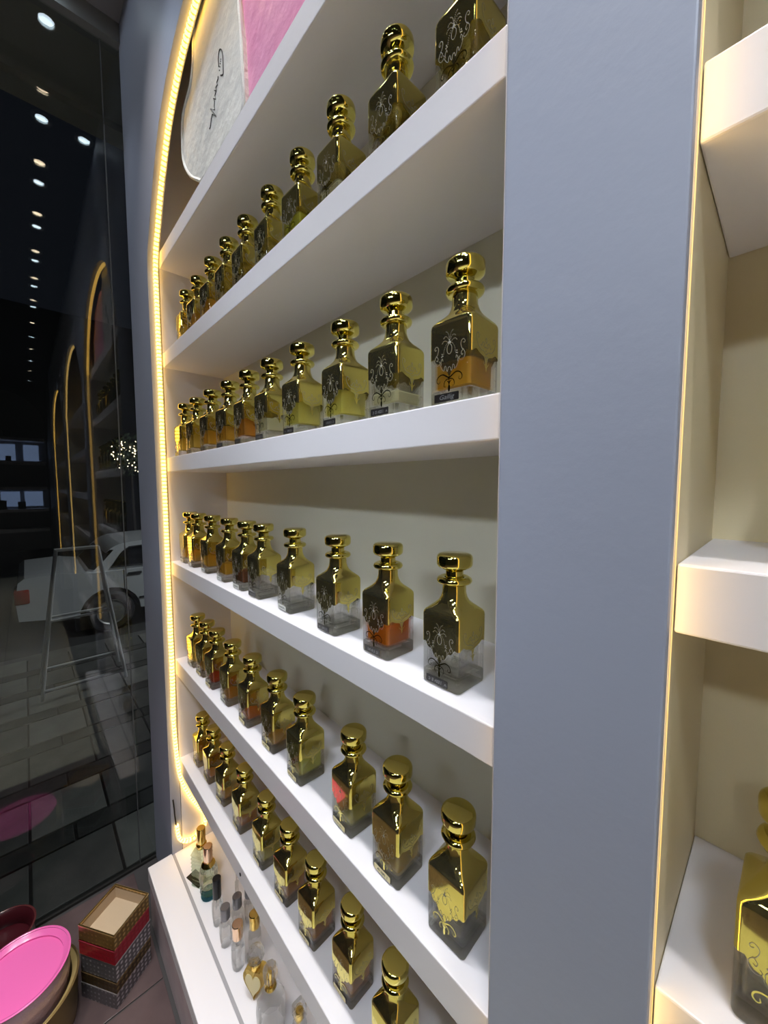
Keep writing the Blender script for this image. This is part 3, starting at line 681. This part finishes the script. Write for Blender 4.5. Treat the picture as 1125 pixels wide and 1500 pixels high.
def decanter(x, y, z, rz, liq, level, lab, lettering, label, group):
    t = empty('decanter', (x, y, z), rz); tag(t, label, 'bottle', group)
    child('glass_body', ME_BODY, t); child('glass_base', ME_BASE, t); child('gold_coating', ME_COAT, t); 
    for q in range(4):                           # the printed ornament of each of the four faces
        child('filigree', ME_FILI_SIDE if q % 2 else ME_FILI, t).rotation_euler = (0, 0, q*PI/2)
        child('scrollwork', ME_SCROLL_SIDE if q % 2 else ME_SCROLL, t).rotation_euler = (0, 0, q*PI/2)
    child('collar', ME_COLLAR, t); child('stopper', ME_STOP, t)
    if liq: child('perfume_oil', liquid_mesh(liq, level), t)
    if lab == 'gold':
        p = child('label', ME_LAB['border'], t); child('label_field', ME_LAB['gold'], p); child('lettering', lettering, p)
    elif lab:
        p = child('label', ME_LAB[lab], t); child('lettering', lettering, p)
    return t

ORD = ['first', 'second', 'third', 'fourth', 'fifth', 'sixth', 'seventh', 'eighth', 'ninth', 'tenth']
DESC = {None: 'empty clear', 'amber': 'amber filled', 'orange': 'orange red filled', 'yellow': 'yellow filled', 'pale': 'pale yellow filled', 'red': 'deep red filled',
        'brown': 'dark brown filled', 'lime': 'lime yellow filled', 'gold': 'golden yellow filled', 'rust': 'rusty amber filled'}
ROWS = [
 ('top', SH1[1], .409, [-.283, -.405, -.533, -.658, -.777, -.896, -1.003, -1.115, -1.240, -1.352],
  [(None, 0), (None, 0), ('pale', .030), ('lime', .045), (None, 0), (None, 0), (None, 0), ('amber', .05), ('amber', .055), ('gold', .055)], ['gold', 'gold', 'gold', 'gold', 'black', 'black', 'gold', 'black', 'black', 'gold']),
 ('second', SH1[2], .402, [-.281, -.401, -.522, -.656, -.779, -.893, -1.014, -1.137, -1.270, -1.390],
  [('amber', .046), ('pale', .030), ('yellow', .052), ('yellow', .055), ('pale', .040), ('rust', .055), ('amber', .050), ('amber', .052), ('gold', .06), ('gold', .055)], ['black']*10),
 ('third', SH1[3], .411, [-.299, -.427, -.557, -.713, -.853, -.949, -1.066, -1.205, -1.325, -1.415],
  [(None, 0), ('orange', .047), (None, 0), (None, 0), (None, 0), ('brown', .042), ('amber', .045), ('amber', .05), ('amber', .055), ('amber', .06)], ['black', 'black', 'black', 'silver', 'black', 'silver', 'silver', 'silver', 'silver', 'silver']),
 ('fourth', SH1[4], .411, [-.287, -.404, -.519, -.680, -.806, -.936, -1.065, -1.186, -1.285, -1.374],
  [(None, 0), ('gold', .058), ('yellow', .056), ('lime', .055), ('amber', .058), ('orange', .050), ('rust', .055), ('red', .060), ('amber', .06), ('gold', .06)], [None, 'gold', 'gold', 'gold', 'gold', 'gold', 'silver', 'gold', 'gold', 'silver']),
 ('fifth', SH1[5], .424, [-.421, -.543, -.668, -.783, -.901, -1.039, -1.168, -1.288, -1.392],
  [('gold', .055), ('rust', .058), ('rust', .056), ('rust', .055), ('yellow', .055), ('rust', .055), ('amber', .055), ('rust', .055), ('gold', .055)], ['gold']*9)]
rj = random.Random(4)
for ri, (rn, h, y, xs, liqs, labs) in enumerate(ROWS):
    for i, (x, (lq, lv), lab) in enumerate(zip(xs, liqs, labs)):
        let = None
        if lab: let = SCR[lab][(i+ri) % len(SCR[lab])]
        if ri == 1 and i == 0: let = ME_GALLIG
        decanter(x, y + rj.uniform(-.002, .002), Z(h), rj.uniform(-.05, .05), lq, lv, lab, let,
                 f'{DESC[lq]} gold necked decanter, {ORD[i]} from the grey pillar in the {rn} bottle row', f'decanters in the {rn} bottle row')
decanter(.020, .412, Z(-.415), -.03, None, 0, None, None, 'large near gold necked clear decanter cut by the right edge, on lower right shelf', 'decanters right of the pillar')
decanter(.030, .500, Z(-.06), .02, 'amber', .05, None, None, 'gold necked amber decanter just entering the right edge, on middle right shelf', 'decanters right of the pillar')

# ================================================================== SMALL PERFUME BOTTLES ON THE PLINTH
ZP = Z(-1.34)
M_CUT = crystal('cut crystal', (.98, .985, .98), .52)
M_GREENGL = crystal('pale green crystal', (.88, .97, .90), .68)
M_ROSE = mat('rose gold metal', (.86, .60, .40), .16, metal=1); M_YGOLD = mat('yellow gold metal', (.85, .60, .16), .12, metal=1)
M_GREYM = mat('grey lacquered metal', (.20, .19, .20), .3, metal=.7); M_BLKCAP = mat('black gloss plastic', (.008, .008, .009), .3, spec=.25)
M_TEAL = crystal('teal crystal', (.35, .66, .74), .4)
def sb(name, x, y, label, rz=0.0, group='small perfume bottles on the plinth'):
    return tag(empty(name, (x, y, ZP), rz), label, 'bottle', group)
def cyl_cap(t, r, z0, z1, m, nm='cap', bev=.0015):
    bm = bmesh.new(); lathe(bm, [(0, z0), (r*.96, z0), (r, z0+bev), (r, z1-bev), (r-bev, z1), (0, z1)], 28); return finish(bm, nm, m, t, angle=40)
def facet_body(t, prof, n, m, nm='glass_body', sx=1, sy=1):
    bm = bmesh.new(); lathe(bm, prof, n, sx=sx, sy=sy); return finish(bm, nm, m, t, smooth=False)
# tall square spray bottle with golden cap, standing beside a black card
t = sb('spray_bottle', -1.296, .374, 'tall square cut glass spray bottle with yellow gold cap, farthest on the plinth', .5)
bm = bmesh.new()
pr = [(.0240, .003, 0), (.0250, .003, .004)]
for k in range(8): pr += [(.0228, .004, .008+.0135*k), (.0252, .003, .0145+.0135*k)]
pr += [(.020, .006, .122), (.011, .0108, .127)]
loft(bm, pr, nc=2); finish(bm, 'glass_body', M_GREENGL, t, smooth=False)
cyl_cap(t, .0165, .127, .139, M_YGOLD, 'collar'); cyl_cap(t, .0135, .139, .194, M_YGOLD)
bm = bmesh.new(); box(bm, -.034, .034, -.017, .017, 0, .0016); o = finish(bm, 'card', M_BLKCAP, smooth=False); o.location = (-1.318, .362, ZP); o.rotation_euler = (0, 0, .28); tag(o, 'small black card lying beside the tall gold capped spray bottle', 'card')
# round spray bottle with rose gold cap and teal foot
t = sb('spray_bottle', -1.236, .375, 'round ribbed glass spray bottle with rose gold cap and teal base')
facet_body(t, [(0, .014), (.022, .014), (.0275, .024), (.025, .040), (.0275, .056), (.0295, .076), (.026, .096), (.014, .105), (0, .105)], 14, M_CUT)
facet_body(t, [(0, 0), (.023, 0), (.025, .005), (.023, .014), (0, .014)], 20, M_TEAL, 'foot')
bm = bmesh.new(); lathe(bm, [(.011, .105), (.019, .1055), (.0215, .110), (.019, .115), (.014, .120), (0, .120)], 28); finish(bm, 'collar', M_YGOLD, t)
cyl_cap(t, .0140, .120, .172, M_ROSE)
def roller(x, y, r, hb, hc, capm, label, n=9, lean=0):
    t = sb('perfume_vial', x, y, label, lean)
    facet_body(t, [(0, 0), (r*.72, 0), (r*.78, .004), (r*.92, hb*.25), (r, hb*.5), (r*.92, hb*.8), (r*.55, hb), (0, hb)], n, M_CUT)
    cyl_cap(t, r*.72, hb, hb+hc, capm); return t
roller(-1.133, .366, .0170, .088, .062, M_BLKCAP, 'slim cut glass vial with tall black cap, beside the teal based bottle')
roller(-1.063, .364, .0185, .082, .036, M_GREYM, 'cut glass vial with grey cap, nearest the front ledge', 9)
roller(-1.070, .402, .0185, .082, .034, M_GREYM, 'cut glass vial with grey cap, in the middle of the three grey caps', 9)
roller(-1.076, .441, .0180, .080, .034, M_GREYM, 'cut glass vial with dark grey cap, half hidden behind the shelf edge', 9)
roller(-.986, .369, .0200, .090, .040, M_ROSE, 'faceted glass vial with pale rose gold cap, beside the heart shaped bottle', 8)
roller(-.978, .414, .0195, .090, .040, M_YGOLD, 'faceted glass vial with yellow gold cap, tucked near the shelf edge', 8)
t = sb('dropper', -1.170, .440, 'thin upright clear glass dropper rod behind the black capped vial')
bm = bmesh.new(); lathe(bm, [(0, 0), (.006, 0), (.006, .05), (.0025, .056), (.0025, .088), (0, .089)], 14); finish(bm, 'rod', M_CUT, t)
# heart shaped bottle with ball stopper
t = sb('heart_bottle', -.895, .380, 'heart shaped gold fronted perfume bottle with round crystal ball stopper', .55)
hp = []
for i in range(36):
    a = 2*PI*i/36; hx = 16*math.sin(a)**3; hz = 13*math.cos(a)-5*math.cos(2*a)-2*math.cos(3*a)-math.cos(4*a); hp.append((hx*.0019, (hz+17)*.0029))
bm = bmesh.new(); prism(bm, hp, -.014, .014, 'Y'); finish(bm, 'glass_body', crystal('amber tinted glass', (.93, .80, .45), .4), t, angle=25)
bm = bmesh.new(); prism(bm, [(x*.74, .046+(z-.046)*.74) for x, z in hp], -.0165, -.0145, 'Y'); o = finish(bm, 'front_plate', M_LABGOLD, t, smooth=False); o['label'] = 'gold heart plate'
bm = bmesh.new(); lathe(bm, [(0, .078), (.012, .078), (.0135, .084), (.010, .094), (0, .094)], 24); finish(bm, 'collar', M_YGOLD, t)
bm = bmesh.new(); bmesh.ops.create_icosphere(bm, subdivisions=2, radius=.023, matrix=Matrix.Translation((0, 0, .115))); finish(bm, 'stopper', M_CUT, t, smooth=False)
# faceted decanter with tall crystal stopper
t = sb('crystal_decanter', -.812, .380, 'large faceted clear crystal perfume decanter with tall clear stopper')
facet_body(t, [(0, 0), (.030, 0), (.034, .006), (.036, .05), (.033, .082), (.018, .102), (.012, .108), (0, .108)], 9, M_CUT)
bm = bmesh.new(); lathe(bm, [(0, .108), (.013, .108), (.0145, .112), (.012, .118), (0, .118)], 24); finish(bm, 'collar', M_YGOLD, t)
facet_body(t, [(0, .118), (.009, .118), (.016, .132), (.019, .152), (.015, .164), (.010, .168), (0, .168)], 8, M_CUT, 'stopper')
bm = bmesh.new(); lathe(bm, [(0, .120), (.004, .120), (.004, .150), (0, .150)], 12); finish(bm, 'stopper_pin', M_YGOLD, t)
t = sb('perfume_vial', -.735, .414, 'small ribbed clear bottle with square glass cap, nearest on the plinth')
facet_body(t, [(0, 0), (.015, 0), (.0175, .006), (.0175, .06), (.012, .074), (0, .074)], 12, M_CUT)
bm = bmesh.new(); loft(bm, [(.011, .003, .080), (.0135, .003, .084), (.0135, .003, .108), (.011, .003, .113)], nc=2); finish(bm, 'cap', M_CUT, t, smooth=False)
cyl_cap(t, .009, .074, .096, M_YGOLD, 'collar')
# small black bits: shelf fixings
for (x, h, y) in ((-.93, -1.013, YS-.0016),):
    bm = bmesh.new(); lathe(bm, [(0, 0), (.004, 0), (.0045, .001), (.004, .002), (0, .002)], 12); bmesh.ops.rotate(bm, verts=bm.verts, matrix=Matrix.Rotation(PI/2, 3, 'X'))
    o = finish(bm, 'fixing_screw', M_BLKCAP); o.location = (x, y+.0016, Z(h)); tag(o, 'tiny black screw head in the front of the lowest shelf board', 'screw')

# ================================================================== GIFT BOXES AND TUBS ON THE FLOOR
def dimple(name, c1, c2, metal, scale=72):
    m = mat(name, c1, .35, metal=metal); nt = m.node_tree; b = nt.nodes['Principled BSDF']
    tc = nt.nodes.new('ShaderNodeTexCoord'); v = nt.nodes.new('ShaderNodeTexVoronoi'); v.inputs['Scale'].default_value = scale; v.inputs['Randomness'].default_value = .12
    nt.links.new(tc.outputs['Object'], v.inputs['Vector'])
    cr_ = nt.nodes.new('ShaderNodeValToRGB'); cr_.color_ramp.elements[0].position = .22; cr_.color_ramp.elements[0].color = (*c2, 1); cr_.color_ramp.elements[1].position = .42; cr_.color_ramp.elements[1].color = (*c1, 1)
    bp = nt.nodes.new('ShaderNodeBump'); bp.inputs['Strength'].default_value = .6; bp.inputs['Distance'].default_value = .002; bp.invert = True
    nt.links.new(v.outputs['Distance'], cr_.inputs[0]); nt.links.new(cr_.outputs[0], b.inputs['Base Color']); nt.links.new(v.outputs['Distance'], bp.inputs['Height']); nt.links.new(bp.outputs[0], b.inputs['Normal'])
    return m
BX = [(.050, dimple('silver dimpled paper', (.17, .16, .17), (.72, .70, .73), .6), 'silver dimpled gift box at the bottom of the stack', 'silver'),
      (.034, dimple('bronze dimpled paper', (.07, .045, .02), (.30, .20, .08), .5), 'dark bronze gift box second from the bottom of the stack', 'bronze'),
      (.058, dimple('silver grid paper', (.17, .16, .17), (.80, .78, .80), .6), 'silver dotted gift box in the middle of the stack', 'silver'),
      (.044, dimple('crimson paper', (.30, .008, .02), (.42, .015, .04), .2), 'crimson red gift box under the open gold box', 'red'),
      (.046, dimple('gold textured paper', (.20, .12, .035), (.62, .42, .14), .6), 'open gold textured gift box on top of the stack', 'gold')]
M_CARD = mat('beige card lining', (.52, .40, .27), .7, bump=(50, .2, .002)); M_TRIM = {'gold': mat('gold paper edge', (.55, .38, .15), .3, metal=.7), 'silver': mat('silver paper edge', (.6, .6, .6), .3, metal=.7), 'red': mat('red paper edge', (.3, .02, .04), .4), 'bronze': mat('bronze paper edge', (.25, .16, .07), .35, metal=.6)}
zb0 = .0005; ang = math.atan2(-.074, -.112)
for i, (hh, m, lb, kd) in enumerate(BX):
    t = empty('gift_box', (-1.374 + .0015*(i % 2), .138 + .001*(i % 3), zb0), ang); tag(t, lb, 'box', 'stack of gift boxes')
    sx, sy = .066, .061; th = .003
    for (x0, x1, y0, y1) in ((-sx, sx, -sy, -sy+th), (-sx, sx, sy-th, sy), (-sx, -sx+th, -sy+th, sy-th), (sx-th, sx, -sy+th, sy-th)):
        bm = bmesh.new(); box(bm, x0, x1, y0, y1, 0, hh, .0004); finish(bm, 'side', m, t, smooth=False)
    bm = bmesh.new(); box(bm, -sx+th, sx-th, -sy+th, sy-th, 0, .003); finish(bm, 'bottom', M_CARD, t, smooth=False)
    bm = bmesh.new()
    for (x0, x1, y0, y1) in ((-sx, sx, -sy-.0008, -sy+th+.0006), (-sx, sx, sy-th-.0006, sy+.0008), (-sx-.0008, -sx+th+.0006, -sy, sy), (sx-th-.0006, sx+.0008, -sy, sy)):
        box(bm, x0, x1, y0, y1, hh-.003, hh)
    finish(bm, 'rim', M_TRIM[kd], t, smooth=False)
    if i == 4:
        bm = bmesh.new()
        q = .0005
        for (x0, x1, y0, y1) in ((-sx+th, sx-th, -sy+th, -sy+th+q), (-sx+th, sx-th, sy-th-q, sy-th), (-sx+th, -sx+th+q, -sy+th, sy-th), (sx-th-q, sx-th, -sy+th, sy-th)):
            box(bm, x0, x1, y0, y1, .003, hh-.010)
        finish(bm, 'lining', M_CARD, t, smooth=False)
    zb0 += hh+.0006
def tub(name, x, y, r, h, mo, mi, label, depth, z=.0005, th=.003, rim=None):
    t = empty(name, (x, y, z)); tag(t, label, 'tub', 'round gift tubs')
    bm = bmesh.new(); lathe(bm, [(0, 0), (r*.90, 0), (r*.93, .004), (r, h-.004), (r, h), (r-th, h), (r-th, h-.002), (r*.93-th, h-.008), (r*.93-th, h-depth), (0, h-depth)], 72)
    b = finish(bm, 'side', mo, t, angle=40)
    bm = bmesh.new(); lathe(bm, [(r-th-.0004, h-.001), (r*.93-th-.003, h-.009), (r*.92-th-.004, h-depth+.006), (r*.86, h-depth+.001), (0, h-depth+.0015)], 72)
    finish(bm, 'lining', mi, t, angle=50)
    bm = bmesh.new(); lathe(bm, [(r-th, h-.001), (r+.0015, h-.001), (r+.0020, h+.0008), (r-th*.5, h+.002), (r-th-.0005, h+.0008), (r-th, h-.001)], 72); finish(bm, 'rim', rim or mo, t)
    return t
M_FOIL = mat('pearly pink foil', (.64, .46, .55), .22, metal=.45, bump=(35, .7, .006)); M_PINKT = mat('bright pink lacquer', (.86, .16, .47), .22)
tub('gift_tub', -1.392, -.085, .133, .135, mat('olive gold foil', (.30, .22, .09), .28, metal=.7), mat('gold lining', (.4, .3, .12), .4), 'large round olive gold tub under the pink tub', .12)
tub('gift_tub', -1.402, -.080, .112, .192, M_FOIL, M_PINKT, 'round tub with bright pink inside and pearly pink foil side', .016, z=.0065, rim=M_PINKT)
tub('gift_tub', -1.620, -.128, .085, .150, mat('dark maroon lacquer', (.045, .004, .008), .15), mat('maroon lining', (.05, .006, .010), .3), 'round dark maroon tub behind the pink tub by the window', .05, rim=mat('maroon edge', (.09, .02, .022), .2))

# ================================================================== FAR END OF THE SHOP (seen as a reflection in the window)
bm = bmesh.new(); box(bm, XE+.3, XE+.4, YO, YB+.05, 0, ZT); structure(finish(bm, 'wall_far_end', mat('far niche paint', (.30, .30, .32), .6), smooth=False))
bm = bmesh.new()
yl, yr, yc = -1.0, .30, -.35
arc = [(yl, Z(.85))] + [(yc+.65*math.cos(PI-PI*i/24), Z(1.05)+.75*math.sin(PI-PI*i/24)*.75) for i in range(25)] + [(yr, Z(.85))]
box(bm, XE, XE+.06, YO, yl, 0, ZT); box(bm, XE, XE+.06, yr, YB, 0, ZT)
for (ya, za), (yb, zb_) in zip(arc, arc[1:]):
    if yb-ya < 1e-5: continue
    vs = [bm.verts.new(p) for p in ((XE, ya, za), (XE, yb, zb_), (XE, yb, ZT), (XE, ya, ZT))]; bm.faces.new(vs)
structure(finish(bm, 'wall_far_arch', mat('far wall grey paint', (.16, .16, .19), .6), smooth=False))
fc = empty('display_cabinet', (XE+.15, yc, 0)); tag(fc, 'white shelving with blue lit cubbies at the far end of the shop', 'cabinet')
for h in (.82, .42, -.02, -.40, -.75):
    bm = bmesh.new(); box(bm, -.15, .15, -.64, .64, Z(h)-.05, Z(h)); finish(bm, 'shelf_board', M_SHELF, fc, smooth=False)
M_BLUE = mat('blue white light panel', (.5, .65, 1), .5, emit=((.45, .62, 1.0), 1.6))
for y_ in (-.45, -.15, .16, .46):
    bm = bmesh.new(); box(bm, .13, .148, y_-.10, y_+.10, Z(.44), Z(.72)); finish(bm, 'light_panel', M_BLUE, fc, smooth=False)
    bm = bmesh.new(); box(bm, .13, .148, y_-.12, y_+.12, Z(-.36), Z(-.10)); finish(bm, 'light_panel', M_BLUE, fc, smooth=False)
for y_, h, s, wh in ((-.50, .82, .10, 'left end of the top'), (-.17, .82, .13, 'middle of the top'), (.17, .82, .09, 'right end of the top'), (-.44, .42, .07, 'left end of the second'), (-.14, .42, .07, 'middle of the second'), (.17, .42, .07, 'right end of the second'), (.05, -.40, .12, 'middle of the fourth'), (.3, -.40, .10, 'right end of the fourth')):
    bm = bmesh.new(); box(bm, -s/2, s/2, -s/2, s/2, 0, s*1.25, .004); box(bm, -s*.52, s*.52, -s*.52, s*.52, s*.95, s*1.27, .003)
    o = finish(bm, 'perfume_carton', M_BLKCAP, smooth=False); o.location = (XE+.12, yc+y_, Z(h)); tag(o, f'black perfume carton on the {wh} far end shelf board', 'box', 'cartons at the far end')
